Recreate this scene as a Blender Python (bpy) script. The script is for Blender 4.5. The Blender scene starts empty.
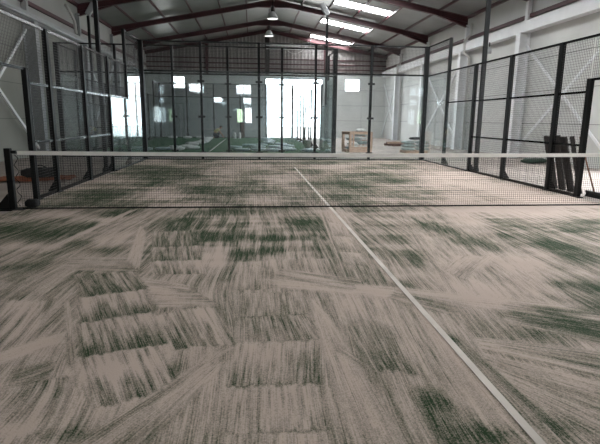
import bpy, bmesh, math, random
import numpy as np
from mathutils import Vector, Matrix

random.seed(7)
scene = bpy.context.scene
COL = scene.collection
PI = math.pi

# ------------------------------------------------------------------ camera
CAM = dict(F=499.407, pitch=0.20232, yaw=0.096595, roll=0.010274, loc=(-1.2656, -8.11776, 1.43528))
def cam_axes():
    c, s = math.cos(CAM['yaw']), math.sin(CAM['yaw'])
    r = Vector((c, -s, 0)); f = Vector((s, c, 0)); u = Vector((0, 0, 1))
    cp, sp = math.cos(CAM['pitch']), math.sin(CAM['pitch'])
    f2 = f * cp - u * sp; u2 = u * cp + f * sp
    cr, sr = math.cos(CAM['roll']), math.sin(CAM['roll'])
    return f2, r * cr + u2 * sr, u2 * cr - r * sr
CF, CR, CU = cam_axes()
cd = bpy.data.cameras.new('camera'); cam = bpy.data.objects.new('camera', cd); COL.objects.link(cam)
cd.sensor_width = 36.0; cd.sensor_fit = 'HORIZONTAL'; cd.lens = CAM['F'] / 600 * 36
cd.clip_start = 0.05; cd.clip_end = 300
m = Matrix.Identity(4)
for i in range(3):
    m[i][0], m[i][1], m[i][2], m[i][3] = CR[i], CU[i], -CF[i], CAM['loc'][i]
cam.matrix_world = m
scene.camera = cam
def floor_pt(u, v):
    d = CF + CR * ((u - 300) / CAM['F']) - CU * ((v - 222) / CAM['F'])
    t = -CAM['loc'][2] / d.z
    return (CAM['loc'][0] + d.x * t, CAM['loc'][1] + d.y * t)

# ------------------------------------------------------------------ materials
MATS = {}
def srgb(r, g, b):
    f = lambda c: (c / 255 / 12.92) if c / 255 <= 0.04045 else ((c / 255 + 0.055) / 1.055) ** 2.4
    return (f(r), f(g), f(b))
def mat(name, col, rough=0.6, metal=0.0, noise=0.0, scale=6.0, bump=0.0, emit=0.0, spec=0.5, stretch=(1, 1, 1)):
    m = bpy.data.materials.new(name); m.use_nodes = True
    nt = m.node_tree; b = nt.nodes['Principled BSDF']
    b.inputs['Roughness'].default_value = rough; b.inputs['Metallic'].default_value = metal
    b.inputs['Specular IOR Level'].default_value = spec
    b.inputs['Base Color'].default_value = (*col, 1)
    if noise or bump:
        tc = nt.nodes.new('ShaderNodeTexCoord'); mp = nt.nodes.new('ShaderNodeMapping')
        mp.inputs['Scale'].default_value = stretch
        nz = nt.nodes.new('ShaderNodeTexNoise'); nz.inputs['Scale'].default_value = scale; nz.inputs['Detail'].default_value = 5
        nt.links.new(tc.outputs['Object'], mp.inputs['Vector']); nt.links.new(mp.outputs['Vector'], nz.inputs['Vector'])
        if noise:
            cr = nt.nodes.new('ShaderNodeValToRGB')
            cr.color_ramp.elements[0].position = 0.3; cr.color_ramp.elements[1].position = 0.7
            cr.color_ramp.elements[0].color = (*[c * (1 - noise) for c in col], 1)
            cr.color_ramp.elements[1].color = (*[min(1, c * (1 + noise * 0.6)) for c in col], 1)
            nt.links.new(nz.outputs['Fac'], cr.inputs['Fac']); nt.links.new(cr.outputs['Color'], b.inputs['Base Color'])
        if bump:
            bp = nt.nodes.new('ShaderNodeBump'); bp.inputs['Strength'].default_value = bump; bp.inputs['Distance'].default_value = 0.02
            nt.links.new(nz.outputs['Fac'], bp.inputs['Height']); nt.links.new(bp.outputs['Normal'], b.inputs['Normal'])
    if emit:
        b.inputs['Emission Color'].default_value = (*col, 1); b.inputs['Emission Strength'].default_value = emit
    MATS[name] = m
    return m

M = {}
M['maroon'] = mat('maroon_paint', srgb(74, 38, 42), 0.45, noise=0.2, scale=2)
M['roof'] = mat('roof_sheet', srgb(132, 133, 131), 0.34, noise=0.14, scale=1.2, bump=0.02, spec=0.55)
M['concrete'] = mat('concrete_floor', srgb(158, 147, 139), 0.8, noise=0.25, scale=0.9, bump=0.03)
M['precast'] = mat('precast_concrete', srgb(206, 206, 203), 0.85, noise=0.10, scale=0.8, bump=0.03)
M['upper_wall'] = mat('upper_wall_sheet', srgb(200, 200, 198), 0.7, noise=0.06, scale=1.0)
M['precast_dim'] = mat('shaded_precast_concrete', srgb(142, 141, 134), 0.85, noise=0.10, scale=0.8, bump=0.03)  # same concrete, darkened: the left wall's shade is put into the colour
M['upper_dim'] = mat('shaded_upper_sheet', srgb(164, 163, 160), 0.7, noise=0.06, scale=1.0)  # upper sheet with the left side's dimness painted into its colour
M['joint'] = mat('panel_joint', srgb(105, 105, 103), 0.9, noise=0.1)
M['clad'] = mat('corrugated_cladding', srgb(150, 145, 143), 0.6, noise=0.08, scale=1.5)
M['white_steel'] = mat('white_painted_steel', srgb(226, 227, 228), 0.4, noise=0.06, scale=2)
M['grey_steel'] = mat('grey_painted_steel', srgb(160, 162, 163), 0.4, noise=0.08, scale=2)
M['pipe'] = mat('pale_plastic_pipe', srgb(196, 194, 190), 0.5, noise=0.05)
M['black'] = mat('black_fence_paint', srgb(8, 8, 9), 0.5, noise=0.15, scale=4, spec=0.25)
M['rail'] = mat('black_gloss_rail', srgb(24, 24, 26), 0.25, noise=0.15, scale=4)
M['wire'] = mat('black_wire_mesh', srgb(34, 33, 33), 0.4, noise=0.1, scale=4)
M['galv'] = mat('galvanised_steel', srgb(170, 172, 174), 0.35, 0.6, noise=0.1, scale=4)
M['clamp'] = mat('dark_clamp', srgb(30, 30, 32), 0.4, noise=0.1)
M['net'] = mat('black_net_cord', srgb(24, 24, 24), 0.9, noise=0.1)
M['band'] = mat('white_net_band', srgb(243, 240, 236), 0.8, noise=0.06, scale=8)
M['line'] = mat('white_line_turf', srgb(212, 202, 194), 0.95, noise=0.22, scale=2)
M['turf2'] = mat('clean_green_turf', srgb(44, 88, 52), 0.95, noise=0.25, scale=3, bump=0.1)
M['wood'] = mat('raw_pallet_wood', srgb(200, 170, 148), 0.85, noise=0.2, scale=5, stretch=(1, 1, 4))
M['brown_wood'] = mat('brown_board', srgb(124, 92, 84), 0.8, noise=0.2, scale=4)
M['handle'] = mat('brown_broom_handle', srgb(140, 98, 72), 0.6, noise=0.15)
M['sack_white'] = mat('white_woven_sack', srgb(222, 222, 218), 0.6, noise=0.12, scale=9, bump=0.25)
M['sack_grey'] = mat('grey_green_sack', srgb(150, 164, 162), 0.55, noise=0.22, scale=7, bump=0.25)
M['sack_film'] = mat('clear_film_sack', srgb(178, 196, 196), 0.3, noise=0.25, scale=5, bump=0.3)
M['orange'] = mat('orange_sheet', srgb(142, 78, 46), 0.7, noise=0.25, scale=5)
M['red'] = mat('red_orange_plastic', srgb(170, 74, 48), 0.45, noise=0.1)
M['rubber'] = mat('black_rubber', srgb(20, 20, 20), 0.75, noise=0.2)
M['dark_board'] = mat('dark_brown_steel', srgb(44, 38, 38), 0.5, noise=0.2, scale=4)
M['bucket'] = mat('pale_plastic_bucket', srgb(235, 230, 228), 0.5, noise=0.06)
M['lamp'] = mat('aluminium_lamp_shade', srgb(200, 200, 200), 0.4, 0.2, noise=0.05)
M['lamp_in'] = mat('lamp_reflector', srgb(250, 250, 248), 0.4, emit=0.9)
M['cable'] = mat('white_cable', srgb(210, 208, 206), 0.6, noise=0.03)
M['skin'] = mat('skin', srgb(176, 128, 104), 0.6, noise=0.06)
M['shirt'] = mat('pale_yellow_shirt', srgb(206, 196, 140), 0.85, noise=0.1, scale=10)
M['trousers'] = mat('dark_trousers', srgb(38, 40, 48), 0.85, noise=0.15, scale=10)
M['hair'] = mat('dark_hair', srgb(34, 28, 24), 0.7, noise=0.2, scale=20)
M['outside'] = mat('outside_concrete_yard', srgb(190, 188, 184), 0.9, noise=0.1, scale=0.4)
M['greenheap'] = mat('dark_green_turf_offcut', srgb(40, 62, 50), 0.95, noise=0.25, scale=8)

def glass_mat(name, tint, haze):
    m = bpy.data.materials.new(name); m.use_nodes = True; nt = m.node_tree
    for n in list(nt.nodes): nt.nodes.remove(n)
    out = nt.nodes.new('ShaderNodeOutputMaterial')
    tr = nt.nodes.new('ShaderNodeBsdfTransparent'); tr.inputs['Color'].default_value = (*tint, 1)
    gl = nt.nodes.new('ShaderNodeBsdfGlossy'); gl.inputs['Roughness'].default_value = 0.0
    gl.inputs['Color'].default_value = (0.95, 1, 1, 1)
    fr = nt.nodes.new('ShaderNodeFresnel'); fr.inputs['IOR'].default_value = 1.5
    ge = nt.nodes.new('ShaderNodeNewGeometry'); io = nt.nodes.new('ShaderNodeMapRange')
    io.inputs['To Min'].default_value = 1.5; io.inputs['To Max'].default_value = 1/1.5
    nt.links.new(ge.outputs['Backfacing'], io.inputs['Value']); nt.links.new(io.outputs['Result'], fr.inputs['IOR'])
    mx = nt.nodes.new('ShaderNodeMixShader')
    df = nt.nodes.new('ShaderNodeBsdfDiffuse'); df.inputs['Color'].default_value = (0.72, 0.80, 0.82, 1)
    mx2 = nt.nodes.new('ShaderNodeMixShader')
    tc = nt.nodes.new('ShaderNodeTexCoord'); nz = nt.nodes.new('ShaderNodeTexNoise'); nz.inputs['Scale'].default_value = 1.3
    nz.inputs['Detail'].default_value = 6
    mr = nt.nodes.new('ShaderNodeMapRange'); mr.inputs['From Min'].default_value = 0.35; mr.inputs['From Max'].default_value = 0.75
    mr.inputs['To Min'].default_value = haze * 0.4; mr.inputs['To Max'].default_value = haze * 1.8
    L = nt.links.new
    L(tc.outputs['Object'], nz.inputs['Vector']); L(nz.outputs['Fac'], mr.inputs['Value'])
    L(fr.outputs['Fac'], mx.inputs['Fac']); L(tr.outputs[0], mx.inputs[1]); L(gl.outputs[0], mx.inputs[2])
    L(mr.outputs['Result'], mx2.inputs['Fac']); L(mx.outputs[0], mx2.inputs[1]); L(df.outputs[0], mx2.inputs[2])
    L(mx2.outputs[0], out.inputs['Surface'])
    return m
M['glass'] = glass_mat('court_glass', (0.87, 0.892, 0.898), 0.012)
M['pane'] = glass_mat('window_glass', (0.97, 0.98, 0.98), 0.02)

def emission_mat(name, col, strength):
    m = bpy.data.materials.new(name); m.use_nodes = True; nt = m.node_tree
    b = nt.nodes['Principled BSDF']; b.inputs['Base Color'].default_value = (*col, 1); b.inputs['Roughness'].default_value = 0.5
    tc = nt.nodes.new('ShaderNodeTexCoord'); nz = nt.nodes.new('ShaderNodeTexNoise'); nz.inputs['Scale'].default_value = 1.1
    mr = nt.nodes.new('ShaderNodeMapRange'); mr.inputs['To Min'].default_value = strength * 0.75; mr.inputs['To Max'].default_value = strength * 1.25
    nt.links.new(tc.outputs['Object'], nz.inputs['Vector']); nt.links.new(nz.outputs['Fac'], mr.inputs['Value'])
    b.inputs['Emission Color'].default_value = (*col, 1)
    nt.links.new(mr.outputs['Result'], b.inputs['Emission Strength'])
    return m
SKY = 9.0
M['skylight'] = emission_mat('translucent_roof_sheet', (0.95, 0.98, 1.0), SKY * 2.1)

# ------------------------------------------------------------------ mesh builder
class MB:
    def __init__(s): s.v = []; s.f = []
    def add(s, vs, fs):
        o = len(s.v); s.v += [tuple(p) for p in vs]; s.f += [tuple(i + o for i in f) for f in fs]; return s
    def box(s, a, b):
        x0, y0, z0 = a; x1, y1, z1 = b
        return s.add([(x0,y0,z0),(x1,y0,z0),(x1,y1,z0),(x0,y1,z0),(x0,y0,z1),(x1,y0,z1),(x1,y1,z1),(x0,y1,z1)],
                     [(3,2,1,0),(4,5,6,7),(0,1,5,4),(1,2,6,5),(2,3,7,6),(3,0,4,7)])
    def cbox(s, c, d):
        return s.box([c[i]-d[i]/2 for i in range(3)], [c[i]+d[i]/2 for i in range(3)])
    def bar(s, p, q, w, h, up=(0, 0, 1)):
        p = Vector(p); q = Vector(q); t = (q - p).normalized(); u = Vector(up)
        if abs(t.dot(u)) > 0.98: u = Vector((0, 1, 0))
        a = t.cross(u).normalized(); b = a.cross(t).normalized()
        vs = []
        for c in (p, q):
            for sx, sy in ((-1,-1),(1,-1),(1,1),(-1,1)): vs.append(c + a * (sx*w/2) + b * (sy*h/2))
        return s.add(vs, [(3,2,1,0),(4,5,6,7),(0,1,5,4),(1,2,6,5),(2,3,7,6),(3,0,4,7)])
    def ibeam(s, p, q, w, h, up=(0, 0, 1), tf=0.02, tw=0.014):
        p = Vector(p); q = Vector(q); t = (q - p).normalized(); u = Vector(up)
        if abs(t.dot(u)) > 0.98: u = Vector((0, 1, 0))
        a = t.cross(u).normalized(); b = a.cross(t).normalized()
        s.bar(p, q, tw, h - tf * 2 + 0.002, up)
        s.bar(p + b*(h-tf)/2, q + b*(h-tf)/2, w, tf, up); s.bar(p - b*(h-tf)/2, q - b*(h-tf)/2, w, tf, up)
        return s
    def tube(s, pts, r, n=8, cap=True):
        pts = [Vector(p) for p in pts]; rs = r if isinstance(r, (list, tuple)) else [r]*len(pts)
        o = len(s.v); N = len(pts)
        t0 = (pts[1]-pts[0]).normalized(); ref = Vector((0,0,1)) if abs(t0.z) < 0.9 else Vector((1,0,0))
        for i, p in enumerate(pts):
            t = (pts[min(i+1,N-1)] - pts[max(i-1,0)]).normalized()
            a = t.cross(ref).normalized(); b = a.cross(t)
            for k in range(n):
                an = 2*PI*k/n; s.v.append(tuple(p + (a*math.cos(an) + b*math.sin(an)) * rs[i]))
        for i in range(N-1):
            for k in range(n):
                k2 = (k+1) % n; s.f.append((o+i*n+k, o+i*n+k2, o+(i+1)*n+k2, o+(i+1)*n+k))
        if cap:
            s.f.append(tuple(o+k for k in reversed(range(n)))); s.f.append(tuple(o+(N-1)*n+k for k in range(n)))
        return s
    def lathe(s, prof, c=(0,0,0), n=20):
        o = len(s.v); N = len(prof)
        for r, z in prof:
            for k in range(n):
                an = 2*PI*k/n; s.v.append((c[0]+r*math.cos(an), c[1]+r*math.sin(an), c[2]+z))
        for i in range(N-1):
            for k in range(n):
                k2 = (k+1) % n; s.f.append((o+i*n+k, o+i*n+k2, o+(i+1)*n+k2, o+(i+1)*n+k))
        return s
    def prism(s, poly, ax, a, b):
        n = len(poly); vs = []
        for val in (a, b):
            for p in poly:
                q = list(p); q.insert(ax, val); vs.append(tuple(q))
        fs = [tuple(range(n))[::-1], tuple(range(n, 2*n))] + [(i, (i+1) % n, n+(i+1) % n, n+i) for i in range(n)]
        return s.add(vs, fs)
    def build(s, name, m, parent=None, smooth=False, bevel=0.0, origin=None):
        me = bpy.data.meshes.new(name); o = origin or (0, 0, 0)
        vs = s.v if origin is None else [(x-o[0], y-o[1], z-o[2]) for x, y, z in s.v]
        me.from_pydata(vs, [], s.f); me.update()
        bm = bmesh.new(); bm.from_mesh(me); bmesh.ops.recalc_face_normals(bm, faces=bm.faces)
        if bevel: bmesh.ops.bevel(bm, geom=list(bm.edges), offset=bevel, segments=1, affect='EDGES')
        bm.to_mesh(me); bm.free()
        if smooth: me.shade_smooth()
        me.materials.append(m)
        ob = bpy.data.objects.new(name, me); ob.location = o; COL.objects.link(ob)
        if parent is not None: ob.parent = parent
        return ob

def empty(name, loc=(0,0,0), rz=0):
    o = bpy.data.objects.new(name, None); o.empty_display_size = 0.2; COL.objects.link(o); o.location = loc; o.rotation_euler = (0,0,rz); return o
def tag(o, label, cat, group=None):
    o['label'] = label; o['category'] = cat
    if group: o['group'] = group
    return o
def thing(name, label, cat, loc=(0,0,0), rz=0, group=None):
    return tag(empty(name, loc, rz), label, cat, group)
def struct(o):
    o['kind'] = 'structure'; return o
def dup(root, label, loc=None, rz=None, group=None):
    r = root.copy(); COL.objects.link(r); r['label'] = label
    if group: r['group'] = group
    if loc is not None: r.location = loc
    if rz is not None: r.rotation_euler = (0, 0, rz)
    for ch in list(root.children):
        c = ch.copy(); COL.objects.link(c); c.parent = r
        for g in list(ch.children):
            d = g.copy(); COL.objects.link(d); d.parent = c
    return r

# ------------------------------------------------------------------ the hall
XL, XR, YN, YF = -9.35, 9.6, -12.0, 33.0
RX, RZ, SL = 0.1, 8.38, 0.19            # ridge of the roof underside and its slope
def rz_(x): return RZ - SL * abs(x - RX)
T = 0.25
struct(MB().box((XL-T, YN-T, -0.3), (XR+T, YF+T, 0.0)).build('floor', M['concrete']))
struct(MB().box((-60, YF+T, -0.35), (60, YF+60, -0.02)).build('ground_outside', M['outside']))

def wall_with_holes(name, axis, pos, lo, hi, z0, z1, holes, th, m):
    """wall slab at pos..pos+th on `axis`; holes = (a0,a1,z0,z1)"""
    b = MB()
    xs = sorted({lo, hi, *[h[0] for h in holes], *[h[1] for h in holes]})
    zs = sorted({z0, z1, *[h[2] for h in holes], *[h[3] for h in holes]})
    for i in range(len(xs)-1):
        for k in range(len(zs)-1):
            cx, cz = (xs[i]+xs[i+1])/2, (zs[k]+zs[k+1])/2
            if any(h[0] < cx < h[1] and h[2] < cz < h[3] for h in holes): continue
            if axis == 1: b.box((xs[i], min(pos, pos+th), zs[k]), (xs[i+1], max(pos, pos+th), zs[k+1]))
            else: b.box((min(pos, pos+th), xs[i], zs[k]), (max(pos, pos+th), xs[i+1], zs[k+1]))
    return struct(b.build(name, m))
DOOR = (-0.11, 4.42, 0.0, 4.58)
W1 = (6.23, 7.49, 3.69, 4.68); W2 = (-7.55, -6.42, 3.72, 4.68)
wf = wall_with_holes('wall_far', 1, YF, XL-T, XR+T, 0, 4.9, [DOOR, W1, W2], T, M['precast'])
# panel joints of the precast walls
j = MB()
for z in (1.37, 2.57, 3.77):
    for a0, a1 in ((XL, DOOR[0]), (DOOR[1], XR)):
        if z == 3.77:
            for b0, b1 in ((XL, W2[0]), (W2[1], DOOR[0]), (DOOR[1], W1[0]), (W1[1], XR)): j.box((b0, YF-0.004, z-0.008), (b1, YF+0.01, z+0.008))
            break
        j.box((a0, YF-0.004, z-0.008), (a1, YF+0.01, z+0.008))
j.build('panel_joint', M['joint'], wf)
# corrugated gable sheet above the concrete
g = MB(); nx = int((XR - XL) / 0.07); prof = []
x = XL - T
ph = 0
while x < XR + T:
    for dx, dy in ((0, 0), (0.10, 0), (0.13, 0.05), (0.25, 0.05), (0.28, 0)):
        prof.append((x + dx, YF + 0.17 + dy))
    x += 0.28
vs = []; fs = []
for (px, py) in prof: vs += [(px, py, 4.88), (px, py, rz_(px) + 0.25)]
for i in range(len(prof)-1): fs.append((2*i, 2*i+2, 2*i+3, 2*i+1))
g.add(vs, fs)
g.prism([(XL-T, 4.9), (XR+T, 4.9), (XR+T, rz_(XR)+0.3), (RX, RZ+0.3), (XL-T, rz_(XL)+0.3)], 1, YF+0.225, YF+T+0.04)
struct(g.build('wall_far_cladding', M['clad']))
# long side walls
for side, xw, th in (('left', XL, -T), ('right', XR, T)):
    holes = [(0.4, 5.4, 0.0, 4.6)] if side == 'right' else []
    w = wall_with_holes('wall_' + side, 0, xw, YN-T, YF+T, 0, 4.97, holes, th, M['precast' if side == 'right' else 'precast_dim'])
    j = MB(); s = -1 if side == 'right' else 1
    for z in (1.37, 2.57, 3.77):
        for y0, y1 in (((YN, YF),) if side == 'left' else ((YN, 0.4), (5.4, YF))):
            j.box((xw - 0.01 if s > 0 else xw - 0.004, y0, z-0.008), (xw + 0.004 if s > 0 else xw + 0.01, y1, z+0.008))
    j.build('panel_joint', M['joint'], w)
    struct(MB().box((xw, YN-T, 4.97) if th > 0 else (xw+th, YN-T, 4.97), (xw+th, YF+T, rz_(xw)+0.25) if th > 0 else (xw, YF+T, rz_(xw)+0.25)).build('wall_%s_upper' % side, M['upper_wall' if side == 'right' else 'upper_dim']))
# wall behind the camera with its own windows and door (they mirror in the court glass)
NW = [(-2.47, -1.25, 3.3, 4.08), (-1.95, -1.25, 2.6, 3.1), (-1.83, -1.2, 1.08, 2.34), (-6.05, -5.05, 3.4, 4.1), (-4.22, -3.5, 2.64, 3.12), (-2.45, -1.93, 1.15, 2.25)]
wall_with_holes('wall_near', 1, YN, XL-T, XR+T, 0, RZ+0.4, [], -T, M['precast'])
# roof: two sloping slabs with openings for the translucent sheets
FR = [11.6, 17.3, 23.05, 28.8]
SKY_Y = [(-2.9, -1.7), (2.8, 4.0), (8.6, 9.8), (14.4, 15.6), (20.05, 21.25), (25.5, 26.7), (31.6, 32.7)]
SX0, SX1 = 3.27, 6.36
r = MB()
def slab(x0, x1, y0, y1, th=0.14):
    z0, z1 = rz_(x0), rz_(x1)
    r.add([(x0,y0,z0),(x1,y0,z1),(x1,y1,z1),(x0,y1,z0),(x0,y0,z0+th),(x1,y0,z1+th),(x1,y1,z1+th),(x0,y1,z0+th)],
          [(3,2,1,0),(4,5,6,7),(0,1,5,4),(1,2,6,5),(2,3,7,6),(3,0,4,7)])
slab(XL-T, RX, YN-T, YF+T); slab(RX, SX0, YN-T, YF+T); slab(SX1, XR+T, YN-T, YF+T)
ys = [YN-T] + [y for p in SKY_Y for y in p] + [YF+T]
for i in range(0, len(ys), 2): slab(SX0, SX1, ys[i], ys[i+1])
struct(r.build('ceiling', M['roof']))
for i, (a, b) in enumerate(SKY_Y):
    k = MB(); z0, z1 = rz_(SX0)+0.03, rz_(SX1)+0.03
    k.add([(SX0-.02,a-.02,z0),(SX1+.02,a-.02,z1),(SX1+.02,b+.02,z1),(SX0-.02,b+.02,z0),(SX0-.02,a-.02,z0+.03),(SX1+.02,a-.02,z1+.03),(SX1+.02,b+.02,z1+.03),(SX0-.02,b+.02,z0+.03)],
          [(3,2,1,0),(4,5,6,7),(0,1,5,4),(1,2,6,5),(2,3,7,6),(3,0,4,7)])
    struct(k.build('window_%d' % (i + 10), M['skylight']))

# far windows and the near-wall windows
def window(n, y, rect, mull, face, m_pane):
    x0, x1, z0, z1 = rect
    w = MB()
    f = 0.06
    for a, b in (((x0,z0),(x1,z0+f)),((x0,z1-f),(x1,z1)),((x0,z0),(x0+f,z1)),((x1-f,z0),(x1,z1))):
        w.box((a[0], y, a[1]), (b[0], y+0.08, b[1]))
    for k in range(1, mull):
        xm = x0 + (x1-x0)*k/mull; w.box((xm-0.025, y+0.01, z0), (xm+0.025, y+0.07, z1))
    o = struct(w.build('window_%d' % n, M['white_steel']))
    MB().box((x0+f, y+0.03, z0+f), (x1-f, y+0.04, z1-f)).build('pane', m_pane, o)
window(1, YF+0.05, W1, 1, 1, M['pane']); window(2, YF+0.05, W2, 2, 1, M['pane'])
M['near_pane'] = emission_mat('daylit_window_pane', (0.92, 0.97, 1.0), SKY * 1.1)
M['near_pane_green'] = emission_mat('daylit_pane_with_foliage', (0.75, 0.95, 0.62), SKY * 0.7)
for i, rct in enumerate(NW):
    window(3 + i, YN+0.005, rct, 2 if i == 0 else 1, -1, M['near_pane_green' if i == 5 else 'near_pane'])

# the far doorway: steel jambs and lintel
d = MB()
d.box((DOOR[0]-0.1, YF-0.04, 0), (DOOR[0], YF+T, DOOR[3]+0.1)); d.box((DOOR[1], YF-0.04, 0), (DOOR[1]+0.1, YF+T, DOOR[3]+0.1))
d.box((DOOR[0], YF-0.04, DOOR[3]), (DOOR[1], YF+T, DOOR[3]+0.1))
struct(d.build('door_1', M['grey_steel']))
# side doorway in the right wall, beyond the frame
d = MB()
d.box((XR-0.04, 0.3, 0), (XR+T, 0.4, 4.7)); d.box((XR-0.04, 5.4, 0), (XR+T, 5.5, 4.7)); d.box((XR-0.04, 0.4, 4.6), (XR+T, 5.4, 4.7))
struct(d.build('door_2', M['grey_steel']))
struct(MB().box((XR+T, -40, -0.35), (60, YF+T, -0.02)).build('ground_outside', M['outside']))

# roof beams (one per frame)
ORD = {11.6: 'nearest', 17.3: 'second', 23.05: 'third', 28.8: 'fourth'}
for Y in FR:
    b = MB(); dep = 0.28
    for sgn, xe in ((-1, XL+0.12), (1, XR-0.12)):
        p = (RX, Y, RZ - 0.09 - dep/2); q = (xe, Y, rz_(xe) - 0.09 - dep/2)
        b.ibeam(p, q, 0.18, dep)
        # deep end by the wall and the stiffener at the ridge
        x2 = xe - sgn*1.6
        b.prism([(xe, rz_(xe)-0.12), (x2, rz_(x2)-0.12-dep+0.02), (xe, rz_(xe)-0.62)], 1, Y-0.008, Y+0.008)
        b.bar((x2, Y, rz_(x2)-0.1-dep), (xe, Y, rz_(xe)-0.60), 0.18, 0.02)
        b.prism([(RX, RZ-0.34), (RX+sgn*1.0, rz_(RX+1.0)-0.36), (RX, rz_(RX+1.0)-0.38)], 1, Y-0.09, Y+0.09)
    o = b.build('roof_beam', M['maroon'])
    tag(o, '%s maroon steel roof beam counted from the camera' % ORD[Y], 'roof beam', 'maroon roof beams')
b = MB()
for xe in (XL, XR): b.ibeam((RX, YF-0.22, RZ-0.25), (xe, YF-0.22, rz_(xe)-0.25), 0.14, 0.26)
tag(b.build('roof_beam', M['maroon']), 'farthest maroon roof beam lying against the corrugated gable', 'roof beam', 'maroon roof beams')
# purlins
ordn = ['first', 'second', 'third', 'fourth', 'fifth', 'sixth']
for sgn, word in ((-1, 'left'), (1, 'right')):
    for k, dx in enumerate((0.12, 1.62, 3.12, 4.72, 6.33, 7.95)):
        x = RX + sgn*dx if k else RX + sgn*0.14
        o = MB().box((x-0.035, YN, rz_(x)-0.115), (x+0.035, YF, rz_(x)-0.005)).build('roof_purlin', M['maroon'])
        tag(o, '%s maroon purlin from the ridge on the %s roof slope' % (ordn[k], word), 'purlin', 'roof purlins')
    xe = XL+0.1 if sgn < 0 else XR-0.1
    o = MB().box((xe-0.05, YN, rz_(xe)-0.16), (xe+0.05, YF, rz_(xe)-0.02)).build('eaves_purlin', M['maroon'])
    tag(o, 'maroon eaves purlin where the roof meets the %s wall' % word, 'purlin')
    xg = XL+0.05 if sgn < 0 else XR-0.05
    o = MB().box((xg-0.05, YN, 5.40), (xg+0.05, YF, 5.54)).build('wall_girt', M['maroon'])
    tag(o, 'maroon girt along the top of the %s wall above the pale beam' % word, 'wall girt')
# pale horizontal beams on both walls
o = MB().box((XR-0.35, 0.5, 4.84), (XR-0.02, YF-0.02, 5.24)).build('wall_beam', M['white_steel'])
tag(o, 'white horizontal beam running along the right wall on top of the columns', 'wall beam')
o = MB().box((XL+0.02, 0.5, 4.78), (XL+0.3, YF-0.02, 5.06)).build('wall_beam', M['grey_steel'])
tag(o, 'grey horizontal beam running along the left wall above the fence', 'wall beam')
o = MB().tube([(XL+0.36, 0.5, 4.86), (XL+0.36, YF-0.05, 4.86)], 0.06, 10).build('wall_pipe', M['galv'], smooth=True)
tag(o, 'galvanised pipe fixed along the front of the left wall beam', 'pipe')
# columns
for side in (1, -1):
    for i, Y in enumerate(FR):
        c = thing('wall_column', '%s %s steel column from the camera on the %s wall' % (['nearest', 'second', 'third', 'farthest'][i], 'white' if side > 0 else 'grey', 'right' if side > 0 else 'left'),
                  'column', (XR if side > 0 else XL, Y, 0), 0, 'wall columns')
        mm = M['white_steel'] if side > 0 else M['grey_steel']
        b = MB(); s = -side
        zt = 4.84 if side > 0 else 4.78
        b.box((s*0.03 if s > 0 else s*0.05, -0.16, 0), (s*0.05 if s > 0 else s*0.03, 0.16, zt))
        b.box((min(s*0.05, s*0.43), -0.01, 0), (max(s*0.05, s*0.43), 0.01, zt))
        b.box((min(s*0.43, s*0.455), -0.16, 0), (max(s*0.43, s*0.455), 0.16, zt))
        b.build('shaft', mm, c)
        MB().box((min(0, s*0.5), -0.2, 0.0), (max(0, s*0.5), 0.2, 0.03)).build('base_plate', mm, c)
        u = MB(); u.box((min(s*0.03, s*0.2), -0.09, zt), (max(s*0.03, s*0.2), 0.09, rz_(XR)-0.45)); u.build('upper_post', mm, c)
# downpipes by the columns
for side, Y, word in ((1, 16.75, 'white downpipe beside the second right wall column'), (1, 28.3, 'white downpipe beside the farthest right wall column')):
    x = XR - 0.14
    o = MB().tube([(x, Y, 0.0), (x, Y, 4.5), (x-0.3, Y, 4.75), (x-0.3, Y, 5.3), (x, Y, 5.6), (x, Y, 6.1)], 0.06, 10).build('downpipe', M['pipe'], smooth=True)
    tag(o, word, 'downpipe')
o = MB().tube([(XL+0.5, 15.7, 5.0), (XL+0.5, 15.6, 5.5), (XL+0.35, 15.5, 5.9), (XL+0.2, 15.5, 6.15)], 0.06, 10).build('downpipe', M['pipe'], smooth=True)
tag(o, 'short pale curved pipe rising to the roof at the left wall', 'downpipe')
# X braces of the walls
def cross_brace(x, y0, y1, z0, z1, label, mm, cen=None):
    t = thing('cross_brace', label, 'brace', (x, (y0+y1)/2, 0), 0, 'wall cross braces')
    h = (y1-y0)/2
    f = -0.07 if x > 0 else 0.07
    def angle(p, q_, off):
        b = MB(); b.bar((off, *p), (off, *q_), 0.10, 0.012, (1, 0, 0)); d_ = Vector((0, q_[0]-p[0], q_[1]-p[1])).normalized()
        b.bar((off - f*0.6, p[0], p[1]), (off - f*0.6, q_[0], q_[1]), 0.012, 0.08, (1, 0, 0)); return b
    angle((-h, z0), (h, z1), 0.0).build('brace_bar', mm, t)
    angle((-h, z1), (h, z0), f).build('brace_bar', mm, t)
    MB().cbox((f/2, 0, (z0+z1)/2), (0.05, 0.3, 0.24)).build('gusset_plate', mm, t)
xr, xl = XR-0.2, XL+0.2
cross_brace(xr, 5.95, 11.4, 0.3, 4.35, 'white cross brace on the right wall nearest the camera', M['white_steel'])
cross_brace(xr, 17.5, 22.9, 0.3, 4.3, 'white cross brace on the right wall beside the glass corner', M['white_steel'])
cross_brace(xr, 28.95, 32.8, 0.3, 4.3, 'white cross brace on the right wall by the far corner', M['white_steel'])
cross_brace(xl, 5.95, 11.35, 0.3, 4.45, 'grey cross brace on the left wall nearest the camera', M['white_steel'])
cross_brace(xl, 17.5, 22.9, 0.3, 4.4, 'grey cross brace on the left wall behind the mesh fence', M['white_steel'])
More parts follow.
